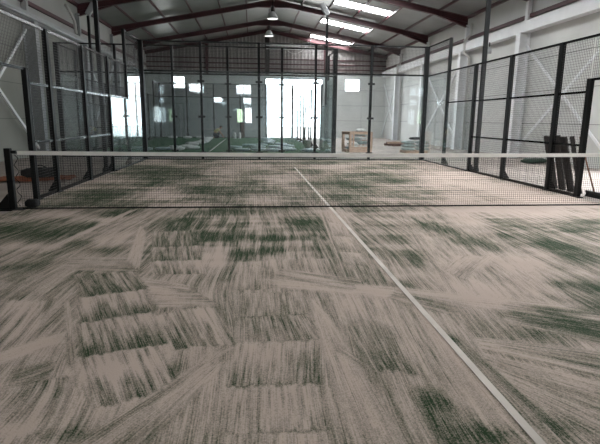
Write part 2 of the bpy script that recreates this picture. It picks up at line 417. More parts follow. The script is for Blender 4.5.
# gable girts and posts
for k, z in enumerate((5.35, 5.72, 6.08)):
    o = MB().box((XL+0.01, YF+0.085, z-0.04), (XR-0.01, YF+0.169, z+0.04)).build('gable_girt', M['maroon'])
    tag(o, '%s maroon girt across the corrugated gable' % ['lowest', 'middle', 'topmost'][k], 'gable girt', 'gable girts')
for x, w, lab, mm in ((RX-0.1, 0.34, 'dark gable post in the centre under the ridge', 'dark_board'), (4.62, 0.22, 'maroon gable post right of the bright doorway', 'maroon'), (-4.7, 0.22, 'maroon gable post left of the ridge above the far wall', 'maroon')):
    o = MB().ibeam((x, YF+0.04, 4.9), (x, YF+0.04, rz_(x)-0.08), w, 0.078, (0, 1, 0)).build('gable_post', M[mm]); tag(o, lab, 'gable post')
for z, lab in ((7.05, 'upper pale bar standing in for a strip-light glint on the gable under the ridge'), (6.82, 'lower pale bar standing in for a strip-light glint on the gable under the ridge')):
    o = MB().bar((-0.1, YF-0.3, z), (2.6, YF-0.3, z), 0.06, 0.07).build('gable_glint', M['white_steel']); tag(o, lab, 'rail')  # added white bars imitating reflected strip lights on the gable

# high-bay lamps along the ridge
def lamp(y, label):
    t = thing('high_bay_lamp', label, 'lamp', (-0.1, y, 6.68), 0, 'ridge lamps')
    MB().lathe([(0.30, 0.0), (0.29, 0.03), (0.25, 0.14), (0.16, 0.30), (0.10, 0.36), (0.0, 0.37)], n=24).build('lamp_shade', M['lamp'], t, True)
    MB().lathe([(0.285, 0.01), (0.24, 0.06), (0.0, 0.09)], n=24).build('reflector', M['lamp_in'], t, True)
    MB().lathe([(0.0, 0.36), (0.11, 0.36), (0.11, 0.60), (0.07, 0.66), (0.0, 0.66)], n=16).build('ballast_box', M['dark_board'], t, True)
    MB().tube([(0, 0, 0.64), (0, 0, rz_(-0.1) - 6.68 - 0.02)], 0.015, 6).build('hanging_rod', M['black'], t)
lamp(20.2, 'high bay lamp hanging under the ridge, the nearer of two')
lamp(25.9, 'high bay lamp hanging under the ridge, the farther of two')
# wall lamp and loose cable
t = thing('wall_lamp', 'small grey wall lamp hanging under the white beam on the right wall', 'lamp', (XR-0.36, 14.2, 4.84))
MB().tube([(0, 0, 0.02), (0, 0, -0.18)], 0.03, 8).build('bracket', M['dark_board'], t)
MB().lathe([(0.0, -0.46), (0.10, -0.46), (0.11, -0.36), (0.08, -0.18), (0.0, -0.16)], n=14).build('lamp_head', M['grey_steel'], t, True)
pts = []
for i in range(17):
    a = i/16; pts.append((2.3 + (-1.5)*a, 28.6, 7.35 - 0.95*math.sin(PI*min(1, a*1.25))*(1-0.35*a) ))
o = MB().tube([(3.1 - 1.9*i/16, 28.5, 7.2 - 1.25*math.sin(PI*0.72*i/16)**1.0) for i in range(17)], 0.02, 6).build('hanging_cable', M['cable'], smooth=True)
tag(o, 'loose white cable sagging below the far roof skylight', 'cable')

# ------------------------------------------------------------------ padel courts
def mesh_panel_x(b, x0, x1, z0, z1, y, step=0.05, w=0.004):
    n = max(1, round((x1-x0)/step))
    for i in range(n+1):
        x = x0 + (x1-x0)*i/n; b.box((x-w/2, y-w/2, z0), (x+w/2, y+w/2, z1))
    n = max(1, round((z1-z0)/step))
    for i in range(n+1):
        z = z0 + (z1-z0)*i/n; b.box((x0, y-w/2, z-w/2), (x1, y+w/2, z+w/2))
def mesh_panel_y(b, y0, y1, z0, z1, x, step=0.05, w=0.004):
    n = max(1, round((y1-y0)/step))
    for i in range(n+1):
        y = y0 + (y1-y0)*i/n; b.box((x-w/2, y-w/2, z0), (x+w/2, y+w/2, z1))
    n = max(1, round((z1-z0)/step))
    for i in range(n+1):
        z = z0 + (z1-z0)*i/n; b.box((x-w/2, y0, z-w/2), (x+w/2, y1, z+w/2))

def end_wall(label, cx, y, out, wire):
    """glazed end of a court: y is the glass plane, out = +1/-1 outer side"""
    t = thing('court_end_wall', label, 'glass wall', (cx, y, 0))
    for i in range(6):
        x = -5 + 2*i; edge = i in (0, 5); w = 0.15 if edge else 0.085
        yc = out*0.06
        p = MB().box((x-w/2, yc-w/2, 0), (x+w/2, yc+w/2, 4.02)).build('post', M['black'], t)
        MB().box((x-0.12, yc-0.1, 0.0), (x+0.12, yc+0.12, 0.02)).build('base_plate', M['black'], p)
        if not edge:
            c = MB()
            for z in (0.25, 1.5, 2.7): c.box((x-0.12, -0.03, z-0.035), (x+0.12, 0.015, z+0.035))
            c.build('clamp', M['clamp'], p)
        if i < 5:
            MB().box((x+0.012, -0.006, 0.03), (x+2-0.012, 0.006, 3.0)).build('glass_pane', M['glass'], t)
            b = MB(); mesh_panel_x(b, x+0.04, x+1.96, 3.05, 3.98, out*0.05, 0.05, wire); b.build('mesh_panel', M['wire'], t)
    for z, h in ((4.0, 0.05), (3.03, 0.06)):
        MB().box((-5, out*0.06-0.02, z-h/2), (5, out*0.06+0.02, z+h/2)).build('rail', M['rail'], t)
    MB().box((-5, -0.04, 0), (5, 0.06, 0.035)).build('base_channel', M['black'], t)
    return t

def side_fence(label, x, cy, out, y_lo, y_hi, wire, open_=False):
    """side of a court: out = outer side; y relative to the net"""
    t = thing('court_side_fence', label, 'fence', (x, cy, 0))
    posts = [y for y in (-8, -6, -4, -2, -1, 1, 2, 4, 6, 8) if y_lo - 0.01 <= y <= y_hi]
    for y in posts:
        top = 4.02 if abs(y) == 8 else (2.24 if abs(y) == 1 else 3.02)
        xc = out*0.05
        p = MB().box((xc-0.04, y-0.055, 0), (xc+0.04, y+0.055, top)).build('post', M['black'], t)
        fw = 0.14 if abs(y) > 1 else 0.06
        f = MB().box((xc-0.06, y-0.11, 0), (xc+fw, y+0.11, 0.02)) if out > 0 else MB().box((xc-fw, y-0.11, 0), (xc+0.06, y+0.11, 0.02))
        if abs(y) > 1: f.prism([(xc+out*0.03, 0.0), (xc+out*0.16, 0.0), (xc+out*0.16, 0.05), (xc+out*0.03, 0.24)], 1, y-0.05, y+0.05)
        f.build('base_foot', M['black'], p)
    xr_ = out*0.05
    def rail(y0, y1, z, h=0.045): MB().box((xr_-0.02, y0, z-h/2), (xr_+0.02, y1, z+h/2)).build('rail', M['rail'], t)
    for s in (1, -1):
        seg = lambda a, b: (min(s*a, s*b), max(s*a, s*b))
        if s*10 > y_hi + 0.01 and s > 0 or s*10 < y_lo - 0.01 and s < 0: continue
        rail(*seg(8, 10), 4.0)
        rail(*seg(6, 8), 2.02)
        if not open_: rail(*seg(1, 6), 2.0); rail(*seg(1, 6), 1.0)
        rail(*seg(1, 6), 0.03, 0.06)
        y0, y1 = seg(8, 10); MB().box((-0.006, y0+0.02, 0.03), (0.006, y1-0.02, 3.0)).build('glass_pane', M['glass'], t)
        y0, y1 = seg(6, 8); MB().box((-0.006, y0+0.02, 0.03), (0.006, y1-0.02, 1.98)).build('glass_pane', M['glass'], t)
        y0, y1 = seg(6, 10); MB().box((-0.03, y0, 0), (0.06, y1, 0.035)).build('base_channel', M['black'], t)
        for a, b_, z0, z1 in ((8, 10, 3.02, 3.98), (6, 8, 2.04, 2.98), (4, 6, 0.06, 3.0), (2, 4, 0.06, 3.0), (1, 2, 0.06, 3.0)):
            if open_: continue
            y0, y1 = seg(a, b_); bb = MB(); mesh_panel_y(bb, y0+0.03, y1-0.03, z0, z1, out*0.045, 0.05, wire); bb.build('mesh_panel', M['wire'], t)
    if open_: return t
    rail(max(y_lo, -10), min(10, y_hi), 3.0)
    bb = MB(); mesh_panel_y(bb, -0.96, 0.96, 2.26, 2.98, out*0.045, 0.05, wire); bb.build('mesh_panel', M['wire'], t)
    rail(-1, 1, 2.22)
    return t

def light_pole(label, x, y, face, ht=6.0):
    t = thing('light_pole', label, 'light pole', (x, y, 0), 0, 'court light poles')
    MB().box((-0.05, -0.05, 0), (0.05, 0.05, ht)).build('pole', M['black'], t)
    b = MB().box((-0.085, -0.085, 0), (0.085, 0.085, 0.02))
    for a, c in ((1, 0), (-1, 0), (0, 1), (0, -1)):
        b.bar((a*0.05, c*0.05, 0.12), (a*0.08, c*0.08, 0.02), 0.02, 0.06)
    b.build('base_plate', M['black'], t)
    hd = MB().bar((face*-0.02, 0, ht+0.04), (face*0.27, 0, ht+0.52), 0.24, 0.17, (0, 1, 0)).build('floodlight', M['grey_steel'], t, bevel=0.03)
    MB().tube([(0, 0, ht-0.02), (face*0.03, 0, ht+0.08)], 0.03, 8).build('bracket', M['black'], hd)
    return t

def net_post(label, x, y, out):
    t = thing('net_post', label, 'net post', (x, y, 0), 0, 'net posts')
    MB().box((-0.045, -0.045, 0), (0.045, 0.045, 0.96)).build('post', M['black'], t, bevel=0.008)
    f = MB().box((-0.2, -0.12, 0), (0.2, 0.12, 0.02))
    f.prism([(out*0.05, 0.02), (out*0.19, 0.02), (out*0.19, 0.1), (out*0.05, 0.26)], 1, -0.05, 0.05)
    f.build('base_foot', M['black'], t)
    MB().tube([(-out*0.05, 0, 0.9), (-out*0.12, 0, 0.9)], 0.025, 8).build('tensioner', M['black'], t)
    return t

# court 1
end_wall('glass and mesh end wall of the sand-covered court facing the camera', 0, 10.0, 1, 0.005)
side_fence('black mesh side fence with posts along the left of the sandy court', -5.0, 0.0, -1, -1, 10, 0.0042)
side_fence('black mesh side fence along the right of the sandy court', 5.0, 0.0, 1, -1, 10, 0.0042)
light_pole('tall black light pole standing by the left fence of the sandy court', -5.15, 5.70, 1)
light_pole('tall black light pole standing by the right fence of the sandy court', 5.15, 5.76, -1)
net_post('black net post at the left end of the long white-topped net', -5.0, 0.0, -1)
net_post('black net post at the right end of the long white-topped net', 5.05, 0.0, 1)
# net
t = thing('padel_net', 'long black net with a white top band stretched across the court', 'net', (0, 0, 0))
def ztop(x): return 0.86 + 0.02 * (abs(x)/5)**1.5
b = MB(); n = 264; w = 0.0027
for i in range(n+1):
    x = -4.86 + 9.72*i/n; b.box((x-w/2, -w/2, 0.03), (x+w/2, w/2, ztop(x)))
for k in range(24):
    a = k/23
    for i in range(12):
        x0, x1 = -4.86 + 9.72*i/12, -4.86 + 9.72*(i+1)/12
        z0, z1 = 0.03 + (ztop(x0)-0.03)*a, 0.03 + (ztop(x1)-0.03)*a
        b.bar((x0, 0, z0), (x1, 0, z1), w, w)
b.build('net_mesh', M['net'], t)
b = MB()
for i in range(24):
    x0, x1 = -4.86 + 9.72*i/24, -4.86 + 9.72*(i+1)/24
    b.bar((x0, 0, ztop(x0)+0.01), (x1, 0, ztop(x1)+0.01), 0.022, 0.06)
b.build('top_band', M['band'], t)
for s_ in (-1, 1): MB().tube([(s_*4.97, 0, 0.9), (s_*4.86, 0, 0.885)], 0.008, 6).build('top_cable', M['net'], t)
MB().box((-4.86, -0.008, 0.014), (4.86, 0.008, 0.034)).build('bottom_cord', M['net'], t)
for s_ in (-1, 1):
    MB().tube([(s_*(4.86 + 0.035*(1 + math.sin(i*1.7))), 0, 0.06 + 0.8*i/15) for i in range(16)], 0.006, 5).build('lacing_cord', M['net'], t)

# court 2, beyond the glass
C2X, C2Y = -3.13, 21.2
end_wall('glass end wall of the far green court, just behind the sandy court', C2X, C2Y-10, -1, 0.005)
end_wall('farthest glass wall of the green court by the end wall of the hall', C2X, C2Y+10, 1, 0.008)
side_fence('dark mesh side fence on the left of the far green court', C2X-5, C2Y, -1, -10, 10, 0.0035)
side_fence('unfinished side fence of bare posts on the right of the far green court', C2X+5, C2Y, 1, -10, 10, 0.003, True)
light_pole('slim light pole with a floodlight at the right of the green court', 2.16, 15.5, -1)
light_pole('slim light pole with a floodlight at the left of the green court', -8.30, 15.7, 1, 5.75)
net_post('lone black post on the far green court, right, in the bright doorway', 1.95-0.2, 21.2, 1)
net_post('lone black post on the far green court, left, by the mesh fence', -7.95, 21.2, -1)
struct(MB().box((C2X-4.95, C2Y-9.95, 0.001), (C2X+4.95, C2Y+9.95, 0.012)).build('floor_far_court', M['turf2']))
o = MB().box((C2X-0.03, C2Y-6.95, 0.013), (C2X+0.03, C2Y+6.95, 0.016)).build('court_line', M['line'])
tag(o, 'white centre line on the far green turf', 'court line')

# ------------------------------------------------------------------ sandy turf of court 1
rng = np.random.default_rng(11)
def grid_axis(segs):
    out = []
    for a, b, st in segs:
        n = max(1, int(round((b-a)/st))); out.append(np.linspace(a, b, n, endpoint=False))
    return np.concatenate(out + [np.array([segs[-1][1]])])
gx = grid_axis([(-4.96, -3.2, 0.02), (-3.2, 1.5, 0.009), (1.5, 4.96, 0.02)])
gy = grid_axis([(-9.9, -6.6, 0.06), (-6.6, -4.2, 0.0095), (-4.2, -0.8, 0.015), (-0.8, 9.9, 0.034)])
GX, GY = np.meshgrid(gx, gy); ny, nx = GX.shape
def hash2(i, j, s):
    h = (i.astype(np.int64)*374761393 + j.astype(np.int64)*668265263 + s*974634533) & 0x7fffffff
    h = ((h ^ (h >> 13)) * 1274126177) & 0x7fffffff
    return ((h ^ (h >> 16)) & 0xffff) / 65535.0
def vnoise(x, y, s=0):
    xi = np.floor(x); yi = np.floor(y); fx = x-xi; fy = y-yi
    fx = fx*fx*(3-2*fx); fy = fy*fy*(3-2*fy)
    a = hash2(xi, yi, s); b_ = hash2(xi+1, yi, s); c = hash2(xi, yi+1, s); d_ = hash2(xi+1, yi+1, s)
    return (a*(1-fx)+b_*fx)*(1-fy) + (c*(1-fx)+d_*fx)*fy
def fbm(x, y, s=0, o=4):
    r_ = 0; a = 0.5; tot = 0
    for k in range(o): r_ = r_ + a*vnoise(x*2**k, y*2**k, s+k*17); tot += a; a *= 0.55
    return r_/tot
def sstep(a, b_, x):
    t_ = np.clip((x-a)/(b_-a), 0, 1); return t_*t_*(3-2*t_)
# base: broom streaks along the court, denser green in broad patches
wx = GX + 0.25*(fbm(GX*0.6, GY*0.5, 91, 2)-0.5)
streak = 0.55*vnoise(wx*26, GY*0.9, 1) + 0.45*vnoise(wx*60, GY*1.6, 2)
patch = fbm(GX*0.9, GY*0.55, 3, 4)
far = sstep(-1.5, 1.5, GY)
lat = 0.55*vnoise(GX*0.9, GY*3.2, 5) + 0.45*vnoise(GX*2.2, GY*8, 6)
AC = GX + 0.35*(fbm(GX*0.6, GY*0.5, 91, 2)-0.5); AL = GY.copy()      # across / along the broom strokes, metres
near = 1-sstep(-5.2, -2.5, GY)
G = 0.40 + 1.1*(patch-0.52) + (1.0-0.5*near)*(streak-0.5)*(1-0.6*far) + 0.30*(vnoise(wx*95, GY*2.4, 7)-0.5)*(1-far) + far*0.95*(lat-0.5)
midz = sstep(-4.6, -2.6, GY)*(1-far)
G += 0.07*(1-far) + 0.06*far + midz*0.85*(lat-0.5) + 0.05*midz + 0.07*sstep(1.5, -3.5, GX)*(1-far)

def homography(q):
    """unit square -> quad (A start-left, B start-right, C end-right, D end-left); returns inverse 3x3"""
    src = [(0,0),(0,1),(1,1),(1,0)]
    Am = []; bv = []
    for (u, v), (x, y) in zip(src, q):
        Am.append([u,v,1,0,0,0,-u*x,-v*x]); bv.append(x); Am.append([0,0,0,u,v,1,-u*y,-v*y]); bv.append(y)
    h = np.linalg.solve(np.array(Am, float), np.array(bv, float))
    return np.linalg.inv(np.array([[h[0],h[1],h[2]],[h[3],h[4],h[5]],[h[6],h[7],1]]))
SID = [100]
def sweep(A, B, C_, D, g0=0.3, g1=0.8, con=0.5, n=26, e0=0.08, e1=0.04, ev=0.12, op=1.0, bend=0.0, fan=0.0, rim=0.0, mid=None, jit=0.03):
    """one broom sweep; corners are floor points, u runs along the strokes"""
    global G
    SID[0] += 7; s = SID[0]
    q = [floor_pt(*p) for p in (A, B, C_, D)]
    xs = [p[0] for p in q]; ys_ = [p[1] for p in q]; mrg = 0.5
    i0, i1 = np.searchsorted(gy, min(ys_)-mrg), np.searchsorted(gy, max(ys_)+mrg)
    k0, k1 = np.searchsorted(gx, min(xs)-mrg), np.searchsorted(gx, max(xs)+mrg)
    if i1 <= i0 or k1 <= k0: return
    X = GX[i0:i1, k0:k1]; Y = GY[i0:i1, k0:k1]
    H = homography(q)
    if H[2,0]*sum(xs)/4 + H[2,1]*sum(ys_)/4 + H[2,2] < 0: H = -H
    W = H[2,0]*X + H[2,1]*Y + H[2,2]; Wd = np.where(np.abs(W) < 1e-6, 1e-6, W)
    u = (H[0,0]*X + H[0,1]*Y + H[0,2])/Wd; v = (H[1,0]*X + H[1,1]*Y + H[1,2])/Wd
    v = v - bend*4*u*(1-u)
    u = u - fan*((v-0.5)**2*4)
    uu0 = np.clip(u, 0, 1)
    u2 = u + jit*(vnoise(v*n*0.7, v*0+3, s)-0.5)*2 + 0.05*(vnoise(v*n*2.1, v*0+9, s+8)-0.5)
    v2 = v + 0.04*(fbm(u*3, v*3, s+3, 2)-0.5)
    mk = sstep(0, e0, u2)*(1-sstep(1-e1, 1.0+1e-4, u2))*sstep(0, ev, v2)*(1-sstep(1-ev, 1.0001, v2))*(W > 0)*op
    ax, ay = q[1][0]-q[0][0], q[1][1]-q[0][1]; wd_ = math.hypot(ax, ay) or 1e-3
    cell = (abs(ax)*np.diff(gx[k0:k1]).max() + abs(ay)*np.diff(gy[i0:i1]).max())/wd_
    f1 = min(n*1.3, wd_/(2.2*cell)); f2 = min(n*3.0, wd_/(1.15*cell))
    st = 0.45*vnoise(v*f1, u*1.2, s+1) + 0.55*vnoise(v*f2, u*2.0, s+2)
    st = st + 0.10*np.clip(uu0 - 0.5, -0.5, 0.5)
    uu = np.clip(u, 0, 1)
    prof = g0 + (g1-g0)*uu**1.6 if mid is None else (g0*(1-uu)*(1-uu) + 2*mid*uu*(1-uu)*1.2 + g1*uu*uu)
    blot = fbm(u*2.5, v*3, s+5, 3)-0.5
    g = prof*0.85 + 0.02 + con*(st-0.5)*1.8 + 0.35*blot
    if rim: g = g + rim*np.exp(-((u2-0.985)/0.018)**2)
    G[i0:i1, k0:k1] = G[i0:i1, k0:k1]*(1-mk) + g*mk
    ln_ = math.hypot((q[3][0]+q[2][0]-q[0][0]-q[1][0])/2, (q[3][1]+q[2][1]-q[0][1]-q[1][1])/2)
    hit = mk > 0.45
    AC[i0:i1, k0:k1] = np.where(hit, v*wd_ + s*0.37, AC[i0:i1, k0:k1]); AL[i0:i1, k0:k1] = np.where(hit, u*ln_, AL[i0:i1, k0:k1])
def blot(cx, cy, rx, ry, amt, ang=0.0, stretch_y=2.0):
    """soft dark or pale patch centred at a floor point seen near (cx, cy)"""
    global G
    SID[0] += 3
    x, y = floor_pt(cx, cy); x1, _ = floor_pt(cx+rx, cy); _, y1 = floor_pt(cx, cy-ry)
    a, b_ = abs(x1-x), abs(y1-y)
    dx, dy = (GX-x), (GY-y)
    ca, sa = math.cos(ang), math.sin(ang)
    ex = (dx*ca + dy*sa)/a; ey = (-dx*sa + dy*ca)/b_
    d2 = ex*ex + ey*ey
    nz = 0.55 + 0.9*vnoise(GX*18, GY*1.6, SID[0])*(0.4+0.6*vnoise(GX*5, GY*3, SID[0]+1))
    G += (1.25 if amt > 0 else 1.1)*amt*np.exp(-d2*0.9)*nz
# --- strokes, far to near -------------------------------------------------
# beyond the net
for c in ((150,185,22,8,.5),(165,172,26,5,.4),(205,190,20,5,.35),(185,176,18,4,.3),(98,198,22,4,.45),(62,206,18,3,.3),(250,183,14,3,.35),(232,196,12,4,.3),
          (310,172,16,3,.4),(345,185,22,4,.4),(330,196,20,3,.3),(415,188,22,4,.25),(375,176,30,3,.35),(300,163,40,1.5,.25),(430,201,18,3,.3),(395,166,20,2,.2)): blot(*c)
for c in ((170,197,16,3,-.35),(225,172,20,3,-.25),(280,180,14,5,-.25),(450,180,40,9,-.45),(500,192,40,6,-.45),(350,166,30,2,-.3),(400,172,24,2.5,-.35),(470,168,20,3,-.3)): blot(*c)
# left of the near half: long strokes beside the fence
sweep((150,206),(200,206),(95,300),(-40,285), .25,.45,.5,30,ev=.15,op=.75)
sweep((60,206),(140,206),(20,275),(-120,250), .35,.5,.5,26,ev=.2,op=.7)
for c in ((10,230,22,7,.55),(48,235,26,6,.6),(85,226,20,4,.4),(75,245,18,4,.4),(103,251,16,3,.5),(35,255,20,4,.3),(20,268,26,5,.35),(110,214,22,3,.35),(55,222,20,3,.25)): blot(*c)
for c in ((100,221,12,2.5,-.5),(60,215,20,3,-.3),(120,238,26,8,-.3),(20,247,20,3,-.35)): blot(*c)
sweep((60,272),(64,258),(140,257),(140,273), .3,.5,.2,10,e0=.1,ev=.08,op=.9,rim=.2)
sweep((133,209),(141,209),(46,255),(37,252), -.1,-.1,.2,6,ev=.3,op=.8)
# dark block left of the middle
sweep((150,232),(203,230),(205,248),(148,250), .45,.75,.6,24,op=.85)
sweep((148,248),(205,246),(208,262),(147,264), .3,.85,.6,24,op=.9)
sweep((147,262),(208,260),(212,275),(150,276), .35,.7,.6,24,op=.9)
sweep((140,225),(147,232),(140,273),(125,262), -.05,.1,.3,10,op=.7)
for c in ((180,225,24,5,.5),(215,238,22,5,.5),(240,257,14,5,.55),(272,240,12,3.5,.6),(270,252,14,4,.5),(303,223,12,5,.55),(232,228,12,4,.3),(250,214,20,3,.3),(215,212,14,3,.3)): blot(*c)
for c in ((255,222,12,6,-.35),(220,255,12,5,-.4),(240,243,14,3,-.3),(210,265,20,5,-.4),(330,215,18,5,-.3)): blot(*c)
# middle strip beside the centre line
sweep((318,212),(345,212),(395,290),(345,292), .2,.55,.55,22,ev=.1,op=.85)
sweep((308,236),(322,236),(352,290),(330,292), .6,.75,.6,12,ev=.2,op=.8)
sweep((328,222),(346,226),(352,238),(330,236), .0,.55,.25,10,op=.8)
sweep((330,236),(352,238),(362,252),(336,250), .0,.55,.25,10,op=.8)
sweep((338,252),(362,254),(372,268),(345,266), .05,.6,.3,12,op=.8)
sweep((230,262),(335,258),(350,288),(225,292), .25,.5,.6,34,ev=.15,op=.7,rim=.25)
# right half
sweep((385,212),(470,208),(600,300),(440,306), .2,.4,.5,40,ev=.15,op=.6)
for c in ((422,224,13,7,.6),(474,242,20,6,.5),(494,250,14,4,.45),(543,243,14,4,.65),(560,248,16,4,.45),(578,232,24,5,.45),(578,258,18,6,.4),(410,258,14,5,.55),(415,266,12,4,.45),(404,286,10,6,.5),(590,222,18,4,.35),(520,228,22,3,.3),(450,232,14,3,.3),(590,290,18,7,.4),(560,285,14,4,.3),(395,240,12,4,.3)): blot(*c)
for c in ((560,205,44,7,-.55),(500,212,40,6,-.45),(485,290,34,12,-.5),(450,262,22,5,-.3),(530,265,26,5,-.3),(470,222,20,3,-.3),(380,222,22,6,-.35),(440,212,20,3,-.3)): blot(*c)
sweep((455,256),(505,256),(470,284),(440,270), .1,.35,.6,18,op=.7)
# rows of short strokes at lower left
sweep((0,300),(62,300),(0,385),(-80,365), .25,.75,.65,26,e0=.1,ev=.1,op=.95,bend=.05)
sweep((66,275),(138,272),(152,290),(78,301), .55,.95,.55,36,op=.95,rim=.1)
sweep((68,299),(148,290),(160,312),(74,327), .3,.85,.6,36,op=.97,rim=.15)
sweep((68,326),(156,312),(174,345),(76,361), .3,1.0,.6,36,op=.97,rim=.1)
sweep((68,360),(166,344),(188,388),(86,415), .25,.7,.7,34,op=.95,rim=.15)
sweep((64,300),(70,302),(82,410),(66,360), .25,.6,.4,6,op=.8)
blot(112,372,30,9,-.45); blot(175,372,14,9,.35); blot(90,352,10,5,.3)
sweep((145,270),(170,272),(236,300),(232,352), .2,.45,.5,22,e1=.02,op=.0)
sweep((140,278),(156,312),(222,308),(182,284), .15,.4,.55,24,e1=.05,ev=.08,op=.95,rim=.15)
sweep((152,315),(214,305),(238,346),(170,352), .25,.6,.7,34,e1=.05,ev=.05,op=.95,fan=.06,rim=.3)
sweep((178,354),(238,347),(214,362),(192,374), .15,.5,.5,20,op=.9)
# pale diagonal and blob
sweep((70,330),(62,345),(-10,372),(-10,352), -.05,.0,.2,6,ev=.3,op=.85)
sweep((60,352),(58,386),(8,396),(8,372), .75,.6,.5,10,e0=.2,e1=.2,ev=.2,op=.9,bend=.1)
sweep((10,388),(76,374),(58,440),(-50,440), .5,.3,.65,28,e0=.1,ev=.15,op=.9,bend=.06)
blot(15,432,30,8,-.4)
sweep((196,366),(236,358),(150,460),(40,460), .05,.4,.8,26,e0=.15,ev=.2,op=.95)
blot(70,436,30,8,.35)
# rows up the middle
sweep((232,294),(306,292),(312,316),(232,320), .36,.5,.4,50,op=.9,rim=.4)
sweep((232,318),(312,315),(330,341),(230,346), .55,.55,.4,50,op=.92,rim=.4)
sweep((230,344),(330,340),(330,386),(222,390), .25,.65,.4,56,op=.92,rim=.4)
sweep((224,389),(328,386),(338,432),(216,438), .3,.42,.35,56,op=.92,rim=.35)
sweep((216,437),(338,432),(346,470),(210,470), .25,.4,.35,40,op=.9)
blot(262,350,18,12,-.2); blot(310,368,16,10,.25); blot(236,378,8,12,.3)
sweep((306,294),(330,318),(420,460),(330,460), .0,.2,.35,24,ev=.2,op=.75)
# dark fan with a curved edge left of the line
sweep((334,320),(398,316),(425,378),(366,374), .7,.85,.45,34,e0=.2,e1=.12,ev=.25,op=.95,bend=-.02,fan=.1)
sweep((338,344),(334,352),(366,374),(372,366), .6,.6,.2,3,ev=.3,op=.6)
sweep((400,376),(470,400),(530,470),(430,470), .5,.85,.45,32,e0=.3,ev=.2,op=.9)
blot(437,404,16,10,.45); blot(490,436,26,10,.5); blot(410,350,10,12,-.2)
# pale sweeps crossing the line
sweep((255,277),(262,290),(600,330),(600,304), .05,.05,.35,8,e0=.15,ev=.35,op=.8,bend=-.15)
sweep((275,268),(268,281),(352,294),(362,280), .25,.35,.5,14,ev=.1,op=.8,rim=.0)
sweep((395,290),(385,300),(480,330),(470,302), .6,.35,.5,12,ev=.2,e1=.25,op=.8)
# dark patches and the arc at lower right
sweep((500,300),(495,325),(610,352),(610,312), .45,.7,.5,18,e0=.2,ev=.2,op=.9)
blot(545,318,26,8,.4); blot(525,336,20,7,.35); blot(585,330,20,10,.35); blot(600,308,16,6,.35); blot(595,352,14,8,-.5); blot(592,318,8,4,-.3)
sweep((470,338),(480,350),(620,388),(620,352), .05,.55,.5,18,e0=.1,ev=.12,op=.85,bend=-.04)
sweep((480,352),(470,372),(640,470),(640,388), .18,.3,.4,26,e0=.15,ev=.15,op=.85)
sweep((444,334),(466,344),(585,450),(543,450), .6,.85,.45,20,e0=.05,ev=.2,op=.95,jit=.1)
blot(560,428,14,9,.4); blot(452,340,8,5,.4)
# pale sandy film left of the line
sweep((408,300),(436,328),(525,450),(470,430), .0,.3,.35,16,ev=.2,op=.7)
blot(300,400,12,30,-.12)

fg = vnoise(wx*110, GY*3.0, 71)*0.6 + vnoise(GX*45, GY*20, 72)*0.4
G = G + 0.22*(fg-0.5)*(1-far)
G = np.where(G > 0.72, 0.72 + (G-0.72)*0.5, G)
G = np.clip(G, -0.2, 0.95).astype(np.float32)
verts = np.empty((ny*nx, 3), np.float32)
verts[:, 0] = GX.ravel(); verts[:, 1] = GY.ravel(); verts[:, 2] = 0.012
idx = np.arange(ny*nx).reshape(ny, nx)
quads = np.stack([idx[:-1,:-1], idx[:-1,1:], idx[1:,1:], idx[1:,:-1]], -1).reshape(-1, 4).astype(np.int32)
me = bpy.data.meshes.new('floor_near_court')
me.vertices.add(len(verts)); me.vertices.foreach_set('co', verts.ravel())
me.loops.add(quads.size); me.loops.foreach_set('vertex_index', quads.ravel())
me.polygons.add(len(quads)); me.polygons.foreach_set('loop_start', np.arange(0, quads.size, 4, dtype=np.int32))
me.update(calc_edges=True)
for nm_, ar_ in (('across', AC), ('along', AL)):
    at_ = me.attributes.new(nm_, 'FLOAT', 'POINT'); at_.data.foreach_set('value', ar_.astype(np.float32).ravel())
at = me.attributes.new('turf', 'FLOAT', 'POINT'); at.data.foreach_set('value', G.ravel())
m = bpy.data.materials.new('sand_brushed_turf'); m.use_nodes = True; nt = m.node_tree; L = nt.links.new
bs = nt.nodes['Principled BSDF']; bs.inputs['Roughness'].default_value = 0.95; bs.inputs['Specular IOR Level'].default_value = 0.15
an = nt.nodes.new('ShaderNodeAttribute'); an.attribute_name = 'turf'
tc = nt.nodes.new('ShaderNodeTexCoord')
def noise(scale, detail, out='Fac'):
    n_ = nt.nodes.new('ShaderNodeTexNoise'); n_.inputs['Scale'].default_value = scale; n_.inputs['Detail'].default_value = detail
    L(tc.outputs['Object'], n_.inputs['Vector']); return n_.outputs[out]
def math_(op, a, b_=None):
    n_ = nt.nodes.new('ShaderNodeMath'); n_.operation = op
    for i, x_ in enumerate((a, b_)):
        if x_ is None: continue
        if isinstance(x_, (int, float)): n_.inputs[i].default_value = x_
        else: L(x_, n_.inputs[i])
    return n_.outputs[0]
fine = noise(130, 3)
aa = nt.nodes.new('ShaderNodeAttribute'); aa.attribute_name = 'across'
al = nt.nodes.new('ShaderNodeAttribute'); al.attribute_name = 'along'
def strand(fa, fl_):
    cx_ = nt.nodes.new('ShaderNodeCombineXYZ'); L(math_('MULTIPLY', aa.outputs['Fac'], fa), cx_.inputs[0]); L(math_('MULTIPLY', al.outputs['Fac'], fl_), cx_.inputs[1])
    n_ = nt.nodes.new('ShaderNodeTexNoise'); n_.noise_dimensions = '2D'; n_.inputs['Scale'].default_value = 1.0; n_.inputs['Detail'].default_value = 2
    L(cx_.outputs[0], n_.inputs['Vector']); return math_('SUBTRACT', n_.outputs['Fac'], 0.5)
st_ = math_('ADD', math_('MULTIPLY', strand(125, 3.5), 0.9), math_('MULTIPLY', strand(36, 2.2), 0.4))
g1 = math_('ADD', math_('ADD', an.outputs['Fac'], math_('MULTIPLY', math_('SUBTRACT', fine, 0.5), 1.15)), st_)
rmp = nt.nodes.new('ShaderNodeMapRange'); rmp.interpolation_type = 'SMOOTHSTEP'
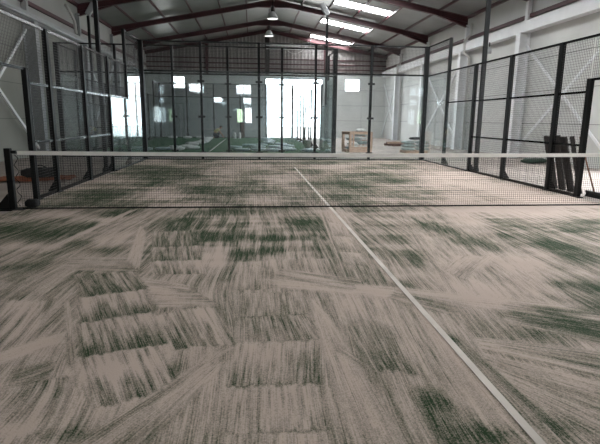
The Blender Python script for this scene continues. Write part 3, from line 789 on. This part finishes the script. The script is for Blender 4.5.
rmp.inputs['From Min'].default_value = 0.10; rmp.inputs['From Max'].default_value = 0.94; rmp.interpolation_type = 'LINEAR'
L(g1, rmp.inputs['Value'])
sand = nt.nodes.new('ShaderNodeMixRGB'); sand.inputs[1].default_value = (*srgb(178, 160, 149), 1); sand.inputs[2].default_value = (*srgb(199, 181, 170), 1)
L(noise(2.2, 4), sand.inputs[0])
mixc = nt.nodes.new('ShaderNodeMixRGB'); L(rmp.outputs['Result'], mixc.inputs[0]); L(sand.outputs[0], mixc.inputs[1])
mixc.inputs[2].default_value = (*srgb(36, 58, 32), 1)
L(mixc.outputs[0], bs.inputs['Base Color'])
bp = nt.nodes.new('ShaderNodeBump'); bp.inputs['Strength'].default_value = 0.25; bp.inputs['Distance'].default_value = 0.01
L(noise(90, 2), bp.inputs['Height']); L(bp.outputs[0], bs.inputs['Normal'])
me.materials.append(m)
turf = bpy.data.objects.new('floor_near_court', me); COL.objects.link(turf); struct(turf)
b = MB(); n = 40
for i in range(n):
    y0, y1 = -9.9 + 16.85*i/n, -9.9 + 16.85*(i+1)/n
    b.box((-0.023+0.02, y0, 0.0135), (0.023+0.02, y1, 0.0165))
o = b.build('court_line', M['line']); tag(o, 'long white centre line running across the sandy turf towards the net', 'court line')

# ------------------------------------------------------------------ sacks, crate, pallets and tools
def sack_mesh(name, m, sx, sy, sz, seed):
    rr = random.Random(seed); bm = bmesh.new()
    bmesh.ops.create_cube(bm, size=1.0)
    bmesh.ops.subdivide_edges(bm, edges=bm.edges[:], cuts=5, use_grid_fill=True)
    for v in bm.verts:
        x, y, z = v.co*2
        pin = (1 - 0.55*max(abs(x), abs(y))**6)
        k = 1 - 0.10*(x*x + y*y)/2
        nz = 0.05*math.sin(7*x + seed) + 0.05*math.sin(6*y + seed*1.7)
        cx = 1 - 0.10*abs(y)**4; cy = 1 - 0.12*abs(x)**4
        v.co = Vector((x*sx/2*cx, y*sy/2*cy, (z*pin*k*0.5 + 0.5 + (nz*(0.5 if z > 0 else 0)))*sz))
    me_ = bpy.data.meshes.new(name); bm.to_mesh(me_); bm.free(); me_.shade_smooth(); me_.materials.append(m)
    return me_
SW = [sack_mesh('sack', M['sack_white'], 0.62, 0.4, 0.16, 3), sack_mesh('sack', M['sack_film'], 0.72, 0.42, 0.13, 8), sack_mesh('sack', M['sack_grey'], 0.75, 0.48, 0.17, 5)]
def sack(label, x, y, z, kind, rz, sc=1.0, group=None, tilt=0.0):
    o = bpy.data.objects.new('sack', SW[kind]); COL.objects.link(o); o.location = (x, y, z); o.rotation_euler = (tilt, 0, rz); o.scale = (sc, sc, sc)
    return tag(o, label, 'sack', group)
LAB = 'sacks lying on the far green turf'
white_sp = [(-4.9,16.3),(-4.05,16.2),(-4.45,17.2),(-4.75,15.3),(-4.6,20.2),(-4.4,19.3),(-4.25,21.4),(-4.15,22.6),(-4.2,24.2),(-4.25,25.6),(-4.35,27.0),(-4.3,28.2),(-5.9,29.2),(-5.0,29.5),(-7.0,29.6)]
film_sp = [(-6.1,15.2),(-5.2,15.5),(-6.6,16.1),(-1.7,15.0),(-2.1,17.0),(-1.0,15.1),(-0.8,19.4),(-0.3,14.6),(-0.1,17.6),(0.45,15.3),(-0.35,21.7),(-0.15,24.0),(-0.25,26.2),(-0.3,28.6),(0.35,20.4),(0.6,18.4),(0.3,16.4),(-0.95,17.2),(-1.4,19.0),(1.3,14.7)]
ords = ['nearest', 'second nearest', 'third nearest', 'fourth nearest', 'fifth nearest', 'sixth nearest', 'seventh nearest', 'eighth nearest', 'ninth nearest', 'tenth nearest', 'eleventh nearest', 'twelfth nearest', 'thirteenth nearest', 'fourteenth nearest', 'fifteenth nearest', 'sixteenth nearest', 'seventeenth nearest', 'eighteenth nearest', 'nineteenth nearest', 'farthest']
allp = [list(p) for p in white_sp + film_sp]
for _ in range(60):
    for i in range(len(allp)):
        for k in range(i):
            dx, dy = allp[i][0]-allp[k][0], allp[i][1]-allp[k][1]; dd = math.hypot(dx, dy) or 1e-3
            if dd < 0.76:
                m_ = (0.76-dd)/2/dd
                allp[i][0] += dx*m_; allp[i][1] += dy*m_; allp[k][0] -= dx*m_; allp[k][1] -= dy*m_
white_sp = [tuple(p) for p in allp[:len(white_sp)]]; film_sp = [tuple(p) for p in allp[len(white_sp):]]
for k, (x, y) in enumerate(sorted(white_sp, key=lambda p: p[1])):
    sack('white sack on the far green turf left of its centre line, %s' % ords[k], x, y, 0.012, 0, 0.6*math.sin(k*2.3), 1.0, LAB)
for k, (x, y) in enumerate(sorted([p for p in film_sp if p[0] > -3], key=lambda p: p[1])):
    sack('pale grey sack on the green turf in front of the bright doorway, %s' % ords[k], x, y, 0.012, 1, 0.8*math.sin(k*1.9), 1.0, LAB)
for k, (x, y) in enumerate([p for p in film_sp if p[0] < -3]):
    sack('pale grey sack at the left edge of the green turf, %s' % ['middle one of three', 'rightmost of three', 'leftmost of three'][k], x, y, 0.012, 1, 0.4*k, 1.0, LAB)

# wooden crate with sacks
t = thing('wooden_crate', 'open wooden crate holding sacks on the floor beyond the glass', 'crate', (3.56, 14.85, 0), 0.28)
cw, cdp, chh = 1.16, 0.8, 0.92
b = MB()
for y in (-0.34, 0, 0.34): b.box((-cw/2, y-0.05, 0), (cw/2, y+0.05, 0.1))
for k in range(6): b.box((-cw/2+0.02+k*0.19, -cdp/2, 0.1), (-cw/2+0.02+k*0.19+0.15, cdp/2, 0.125))
b.build('base', M['wood'], t)
for sx in (-1, 1):
    for sy in (-1, 1):
        MB().box((sx*(cw/2-0.05)-0.055, sy*(cdp/2-0.04)-0.04, 0.12), (sx*(cw/2-0.05)+0.055, sy*(cdp/2-0.04)+0.04, chh)).build('corner_post', M['wood'], t)
    MB().box((sx*(cw/2-0.2)-0.04, -cdp/2+0.0, 0.12), (sx*(cw/2-0.2)+0.04, -cdp/2+0.03, chh-0.1)).build('slat', M['wood'], t)
for sy in (-1, 1):
    MB().box((-cw/2, sy*cdp/2-0.015, chh-0.12), (cw/2, sy*cdp/2+0.015, chh)).build('top_rail', M['wood'], t)
    MB().box((-cw/2, sy*cdp/2-0.015, 0.14), (cw/2, sy*cdp/2+0.015, 0.26)).build('bottom_rail', M['wood'], t)
for sx in (-1, 1):
    MB().box((sx*(cw/2-0.01)-0.015, -cdp/2, chh-0.12), (sx*(cw/2-0.01)+0.015, cdp/2, chh)).build('top_rail', M['wood'], t)
ca, sa = math.cos(0.28), math.sin(0.28)
for k, (dx, dy, dz, kind, rz, lab) in enumerate(((-0.25, -0.1, 0.13, 2, 0.1, 'grey sack at the bottom left inside the wooden crate'), (0.33, -0.1, 0.13, 0, 1.4, 'white sack at the bottom right inside the wooden crate'),
        (-0.22, -0.05, 0.31, 0, 0.3, 'white sack second from the bottom inside the wooden crate'), (0.25, 0.0, 0.34, 2, 0.2, 'grey sack in the middle right inside the wooden crate'),
        (-0.15, 0.05, 0.51, 2, -0.3, 'grey sack near the top inside the wooden crate'), (0.25, 0.0, 0.53, 0, 0.5, 'white sack under the topmost one inside the wooden crate'), (0.22, 0.05, 0.73, 2, 0.1, 'grey sack carrying the topmost white sack in the crate'), (0.2, 0.05, 0.91, 0, 0.8, 'white sack heaped on top of the wooden crate'))):
    sack(lab, 3.56 + dx*ca - dy*sa, 14.85 + dx*sa + dy*ca, dz, kind, rz + 0.28, 0.9, 'sacks in the crate')

def pallet(label, x, y, rz, m=None):
    t = thing('pallet', label, 'pallet', (x, y, 0), rz)
    mm = m or M['wood']
    for yy in (-0.42, 0, 0.42): MB().box((-0.5, yy-0.05, 0.0), (0.5, yy+0.05, 0.1)).build('bearer', mm, t)
    for k in range(6): MB().box((-0.5+k*0.172, -0.5, 0.1), (-0.5+k*0.172+0.14, 0.5, 0.125)).build('top_board', mm, t)
    return t
pallet('wooden pallet under a stack of grey-green sacks beside the glass corner', 6.05, 14.2, 0.0)
names = ['lowest', 'second', 'third', 'topmost']
for lay in range(3):  # three layers
    for k, dx in enumerate((-0.38, 0.38)):
        sack('grey-green sack on the pallet, %s layer, %s side' % (['bottom', 'middle', 'top'][lay], 'left' if k == 0 else 'right'), 6.05+dx*0.85, 14.0 + 0.03*lay, 0.127 + lay*0.145, 2, 0.05*lay + (PI if k else 0), 0.80, 'sacks stacked on the pallet')
o = bpy.data.objects.new('sack', sack_mesh('sack', M['rubber'], 0.5, 0.32, 0.12, 4)); COL.objects.link(o); o.location = (6.02, 14.0, 0.60); o.rotation_euler = (0, 0, 0.2)
tag(o, 'small black bag lying on top of the grey-green sacks', 'bag')
pallet('brown pallet stacked with loose boards by the right wall', 7.05, 20.5, 0.3, M['brown_wood'])
for k in range(4):
    o = MB().box((-0.55, -0.09, 0), (0.5, 0.09, 0.05)).build('board', M['brown_wood'] if k % 2 else M['wood'])
    o.location = (7.0, 20.3 + 0.22*(k % 2), 0.127 + 0.054*(k//2)); o.rotation_euler = (0, 0, 0.3)
    tag(o, 'loose %s board on the brown pallet, %s layer' % ('brown' if k % 2 else 'pale', 'lower' if k < 2 else 'upper'), 'board', 'boards on the brown pallet')

# bucket, small cans and board on the far court
def bucket(name, label, x, y, r, h, m):
    t = thing(name, label, 'bucket', (x, y, 0.012))
    MB().lathe([(0.0, 0.0), (r*0.82, 0.0), (r, h), (r*1.06, h), (r*1.06, h-0.03), (r*0.97, h-0.03), (r*0.8, 0.02), (0.0, 0.02)], n=20).build('body', m, t, True)
    MB().tube([(r*1.02*math.cos(a), 0.02, h-0.02-r*0.9*math.sin(a)) for a in [PI*i/12 for i in range(13)]], 0.006, 5).build('handle', M['galv'], t)
bucket('bucket', 'pale bucket standing on the green turf near the right fence', 1.55, 17.4, 0.19, 0.42, M['bucket'])
for x, y, lab in ((-2.5, 29.4, 'slim white can standing on the far turf, left of a pair'), (-2.15, 29.6, 'slim white can standing on the far turf, right of a pair')):
    t = thing('paint_can', lab, 'can', (x, y, 0.012), 0, 'pair of white cans')
    MB().lathe([(0, 0), (0.09, 0), (0.095, 0.02), (0.095, 0.36), (0.07, 0.42), (0.0, 0.42)], n=16).build('body', M['sack_white'], t, True)
    MB().lathe([(0.04, 0.42), (0.04, 0.47), (0.0, 0.47)], n=12).build('cap', M['bucket'], t, True)
o = MB().bar((-2.0, 32.62, 0.0), (-2.0, 32.93, 1.15), 0.32, 0.04, (0, 1, 0)).build('leaning_board', M['brown_wood'])
tag(o, 'brown board leaning on the far wall left of the bright doorway', 'board')

# right: dark panels leaning on the fence, broom and machine at the frame edge
for k, (y, pw, lean, lab) in enumerate(((1.50, 0.10, -0.25, 'narrow dark slat leaning outside the right fence, nearest the door post'),
        (1.80, 0.21, -0.26, 'dark slatted panel leaning outside the right fence, nearest of three'), (2.10, 0.21, -0.235, 'dark slatted panel leaning outside the right fence, middle of three'), (2.40, 0.22, -0.27, 'dark slatted panel leaning outside the right fence, farthest of three'))):
    t = thing('fence_panel', lab, 'panel', (5.46, y, 0), 0, 'dark panels leaning on the right fence')
    t.rotation_euler = (0.02*(k-1.5), lean, 0)
    H_ = 1.2 - 0.02*(k % 2); e_ = pw/2 - 0.015
    b = MB()
    for yy in (-e_, e_): b.box((-0.02, yy-0.015, 0), (0.02, yy+0.015, H_))
    for z in (0.03, 0.6, H_-0.03): b.box((-0.02, -e_+0.015, z-0.03), (0.02, e_-0.015, z+0.03))
    b.build('frame', M['dark_board'], t)
    if k:
        for yy in (-0.043, 0.043): MB().box((-0.012, yy-0.036, 0.06), (0.012, yy+0.036, H_-0.06)).build('slat', M['dark_board'], t)
t = thing('broom', 'broom with a brown handle leaning on the right fence door post', 'broom', (5.38, 0.95, 0))
MB().tube([(0, 0, 0.08), (-0.24, 0.30, 1.16)], 0.015, 8).build('handle', M['handle'], t, True)
MB().cbox((0.0, 0, 0.09), (0.07, 0.46, 0.05)).build('head', M['dark_board'], t)
b = MB()
for i in range(24):
    yy = -0.21 + 0.42*i/23
    for xx in (-0.02, 0.02): b.bar((xx, yy, 0.07), (xx*1.8, yy*1.05, 0.0), 0.012, 0.012)
b.build('bristles', M['rubber'], t)
t = thing('sweeping_machine', 'low black machine with a red-orange top at the right edge of the frame', 'machine', (6.02, 0.72, 0))
MB().cbox((0, 0, 0.2), (0.5, 0.4, 0.16)).build('chassis', M['rubber'], t, bevel=0.02)
for sx in (-1, 1):
    for sy in (-1, 1):
        w_ = MB().tube([(sx*0.2, sy*0.2, 0.09), (sx*0.2, sy*0.26, 0.09)], 0.09, 16); w_.build('wheel', M['rubber'], t)
MB().lathe([(0, 0.28), (0.17, 0.28), (0.19, 0.36), (0.17, 0.56), (0.1, 0.64), (0, 0.65)], c=(-0.08, 0.05, 0), n=18).build('engine_cover', M['red'], t, True)
MB().tube([(0.2, -0.15, 0.26), (0.5, -0.15, 0.9), (0.5, 0.15, 0.9), (0.2, 0.15, 0.26)], 0.014, 8).build('push_handle', M['black'], t)
# dark green turf offcut lying near the right wall
o = bpy.data.objects.new('turf_offcut', sack_mesh('turf_offcut', M['greenheap'], 1.1, 0.5, 0.16, 6)); COL.objects.link(o); o.location = (8.75, 8.9, 0.0); o.rotation_euler = (0, 0, 0.5)
tag(o, 'dark green turf offcut on the floor by the right wall', 'turf offcut')

# left: bag on an orange sheet, small bag at the net post
bm = bmesh.new(); bmesh.ops.create_grid(bm, x_segments=24, y_segments=10, size=0.5)
for v in bm.verts:
    x, y = v.co.x, v.co.y
    v.co = Vector((x*1.6 + 0.06*math.sin(9*y), y*0.9 + 0.08*math.sin(6*x), 0.015 + 0.03*(0.5+0.5*math.sin(9*x+4*y)) + 0.02*math.sin(14*y)))
me_ = bpy.data.meshes.new('orange_sheet'); bm.to_mesh(me_); bm.free(); me_.shade_smooth(); me_.materials.append(M['orange'])
o = bpy.data.objects.new('orange_sheet', me_); COL.objects.link(o); o.location = (-6.25, 3.95, 0.02); o.rotation_euler = (0, 0, 0.1)
tag(o, 'crumpled orange sheet lying on the floor outside the left fence', 'sheet')
t = thing('tool_bag', 'black tool bag lying on the orange sheet outside the left fence', 'bag', (-6.08, 3.8, 0.085), 0.35)
o = bpy.data.objects.new('bag_body', sack_mesh('bag_body', M['rubber'], 0.8, 0.34, 0.22, 9)); COL.objects.link(o); o.parent = t
MB().tube([(-0.18 + 0.36*i/10, 0, 0.16 + 0.11*math.sin(PI*i/10)) for i in range(11)], 0.014, 6).build('carry_handle', M['rubber'], t, True)
o = bpy.data.objects.new('weight_bag', sack_mesh('weight_bag', M['rubber'], 0.2, 0.18, 0.13, 12)); COL.objects.link(o); o.location = (-4.78, 0.17, 0.012)
tag(o, 'small black lump at the foot of the left net post', 'bag')

# ------------------------------------------------------------------ crouching worker on the far court
def skin_obj(name, chains, m, parent, sub=2):
    """chains: list of [(pos, radius), ...]; first chain's first point is the root; (index) links by equal position"""
    vs = []; es = []; rs = []
    def vid(p, r_):
        for i, q in enumerate(vs):
            if (Vector(q) - Vector(p)).length < 1e-5: return i
        vs.append(tuple(p)); rs.append(r_); return len(vs)-1
    for ch in chains:
        ids = [vid(p, r_) for p, r_ in ch]
        for a, b_ in zip(ids, ids[1:]): es.append((a, b_))
    me_ = bpy.data.meshes.new(name); me_.from_pydata(vs, es, []); me_.update(); me_.materials.append(m)
    ob = bpy.data.objects.new(name, me_); COL.objects.link(ob); ob.parent = parent
    md = ob.modifiers.new('Skin', 'SKIN'); md.use_smooth_shade = True
    for i, r_ in enumerate(rs):
        ob.data.skin_vertices[0].data[i].radius = (r_, r_); ob.data.skin_vertices[0].data[i].use_root = (i == 0)
    sd = ob.modifiers.new('Sub', 'SUBSURF'); sd.levels = sub; sd.render_levels = sub
    dg = bpy.context.evaluated_depsgraph_get()
    nm = bpy.data.meshes.new_from_object(ob.evaluated_get(dg)); ob.modifiers.clear(); ob.data = nm; nm.name = name
    if not nm.materials: nm.materials.append(m)
    return ob
PX, PY = -3.85, 29.6
t = thing('person', 'person in a pale yellow shirt crouching on the far green turf by the white line', 'person', (PX, PY, 0.012), 0)
pel = (-0.16, 0, 0.36); sp = (-0.04, 0, 0.52); chest = (0.12, 0, 0.66); neck = (0.24, 0, 0.73); head = (0.33, -0.01, 0.79); top = (0.37, -0.01, 0.87)
ch = [[(pel, .13), (sp, .125), (chest, .135), (neck, .055), (head, .088), (top, .07)]]
for s in (-1, 1):
    hip = (-0.14, s*0.10, 0.33); knee = (0.22, s*0.14, 0.40 if s > 0 else 0.12); ank = (-0.02, s*0.13, 0.08) if s > 0 else (-0.2, s*0.13, 0.07); toe = (0.14, s*0.14, 0.035) if s > 0 else (-0.3, s*0.13, 0.04)
    ch.append([(pel, .13), (hip, .095), (knee, .062), (ank, .042), (toe, .035)])
    sh = (0.15, s*0.17, 0.65); el = (0.30, s*0.22, 0.42); wr = (0.45, s*0.15, 0.22); pal = (0.50, s*0.14, 0.15)
    ch.append([(chest, .135), (sh, .058), (el, .042), (wr, .028), (pal, .034)])
    for k in range(4):
        yy = s*0.14 + (k-1.5)*0.02
        ch.append([(pal, .034), ((0.525, yy, 0.10), .009), ((0.53+0.004*k, yy, 0.065 + (0.008 if k in (0, 3) else 0)), .008), ((0.52, yy, 0.04 + (0.01 if k in (0, 3) else 0)), .007)])
    ch.append([(pal, .034), ((0.475, s*0.105, 0.12), .010), ((0.48, s*0.095, 0.085), .008)])
body = skin_obj('body', ch, M['skin'], t)
# clothing follows the same joints
cl = [[(pel, .150), (sp, .145), (chest, .155), ((0.20, 0, 0.705), .085)]]
for s in (-1, 1): cl.append([(chest, .155), ((0.15, s*0.17, 0.65), .074), ((0.24, s*0.20, 0.52), .064)])
skin_obj('shirt', cl, M['shirt'], t)
cl = [[((-0.17, 0, 0.35), .150), ((-0.10, 0, 0.42), .140)]]
for s in (-1, 1):
    cl.append([((-0.17, 0, 0.35), .150), ((-0.14, s*0.10, 0.33), .112), ((0.22, s*0.14, 0.40 if s > 0 else 0.12), .078), ((0.0, s*0.13, 0.11) if s > 0 else (-0.18, s*0.13, 0.085), .058)])
skin_obj('trousers', cl, M['trousers'], t)
for s in (-1, 1):
    x0 = -0.04 if s > 0 else -0.22; x1 = 0.18 if s > 0 else -0.34
    MB().tube([(x0, s*0.13, 0.05), ((x0+x1)/2, s*0.135, 0.05), (x1, s*0.14, 0.035)], [.05, .048, .036], 10).build('shoe', M['rubber'], t, True)
hd = bmesh.new(); bmesh.ops.create_uvsphere(hd, u_segments=16, v_segments=12, radius=0.105)
bmesh.ops.delete(hd, geom=[v for v in hd.verts if v.co.z < -0.02 and v.co.x > -0.02], context='VERTS')
me_ = bpy.data.meshes.new('hair'); hd.to_mesh(me_); hd.free(); me_.shade_smooth(); me_.materials.append(M['hair'])
o = bpy.data.objects.new('hair', me_); COL.objects.link(o); o.parent = t; o.location = (0.345, -0.01, 0.845); o.rotation_euler = (0, 0.35, 0)
MB().lathe([(0, .03), (.014, .0), (.0, -.02)], c=(0.445, -0.01, 0.80), n=8).build('nose', M['skin'], t, True)
b = MB()
for s in (-1, 1): b.lathe([(0, .01), (.011, 0), (0, -.01)], c=(0.425, -0.01+s*0.035, 0.825), n=8)
b.build('eyes', M['hair'], t)
MB().bar((0.425, -0.04, 0.765), (0.425, 0.02, 0.765), 0.01, 0.01).build('mouth', M['red'], t)
b = MB()
for s in (-1, 1): b.lathe([(0, .03), (.018, .01), (.014, -.02), (0, -.03)], c=(0.34, -0.01+s*0.095, 0.80), n=8)
b.build('ears', M['skin'], t, True)

# ------------------------------------------------------------------ light
wd = bpy.data.worlds.new('daylight'); scene.world = wd; wd.use_nodes = True
bg = wd.node_tree.nodes['Background']; bg.inputs['Color'].default_value = (0.93, 0.97, 1.0, 1); bg.inputs['Strength'].default_value = SKY
def portal(loc, rot, sx, sy):
    l = bpy.data.lights.new('daylight_portal', 'AREA'); l.shape = 'RECTANGLE'; l.size = sx; l.size_y = sy; l.cycles.is_portal = True
    o = bpy.data.objects.new('daylight_portal', l); COL.objects.link(o); o.location = loc; o.rotation_euler = rot
portal(((DOOR[0]+DOOR[1])/2, YF+T+0.02, DOOR[3]/2), (-PI/2, 0, 0), 4.53, 4.58)
portal((XR+T+0.02, 2.9, 2.3), (0, PI/2, 0), 4.6, 5.0)
for W in (W1, W2): portal(((W[0]+W[1])/2, YF+T+0.02, (W[2]+W[3])/2), (-PI/2, 0, 0), W[1]-W[0], W[3]-W[2])
scene.view_settings.view_transform = 'Standard'
scene.view_settings.look = 'None'
scene.view_settings.exposure = 0.8
scene.view_settings.gamma = 1.0
scene.cycles.max_bounces = 10
scene.cycles.transparent_max_bounces = 40
scene.cycles.use_denoising = True
scene.cycles.sample_clamp_indirect = 6.0
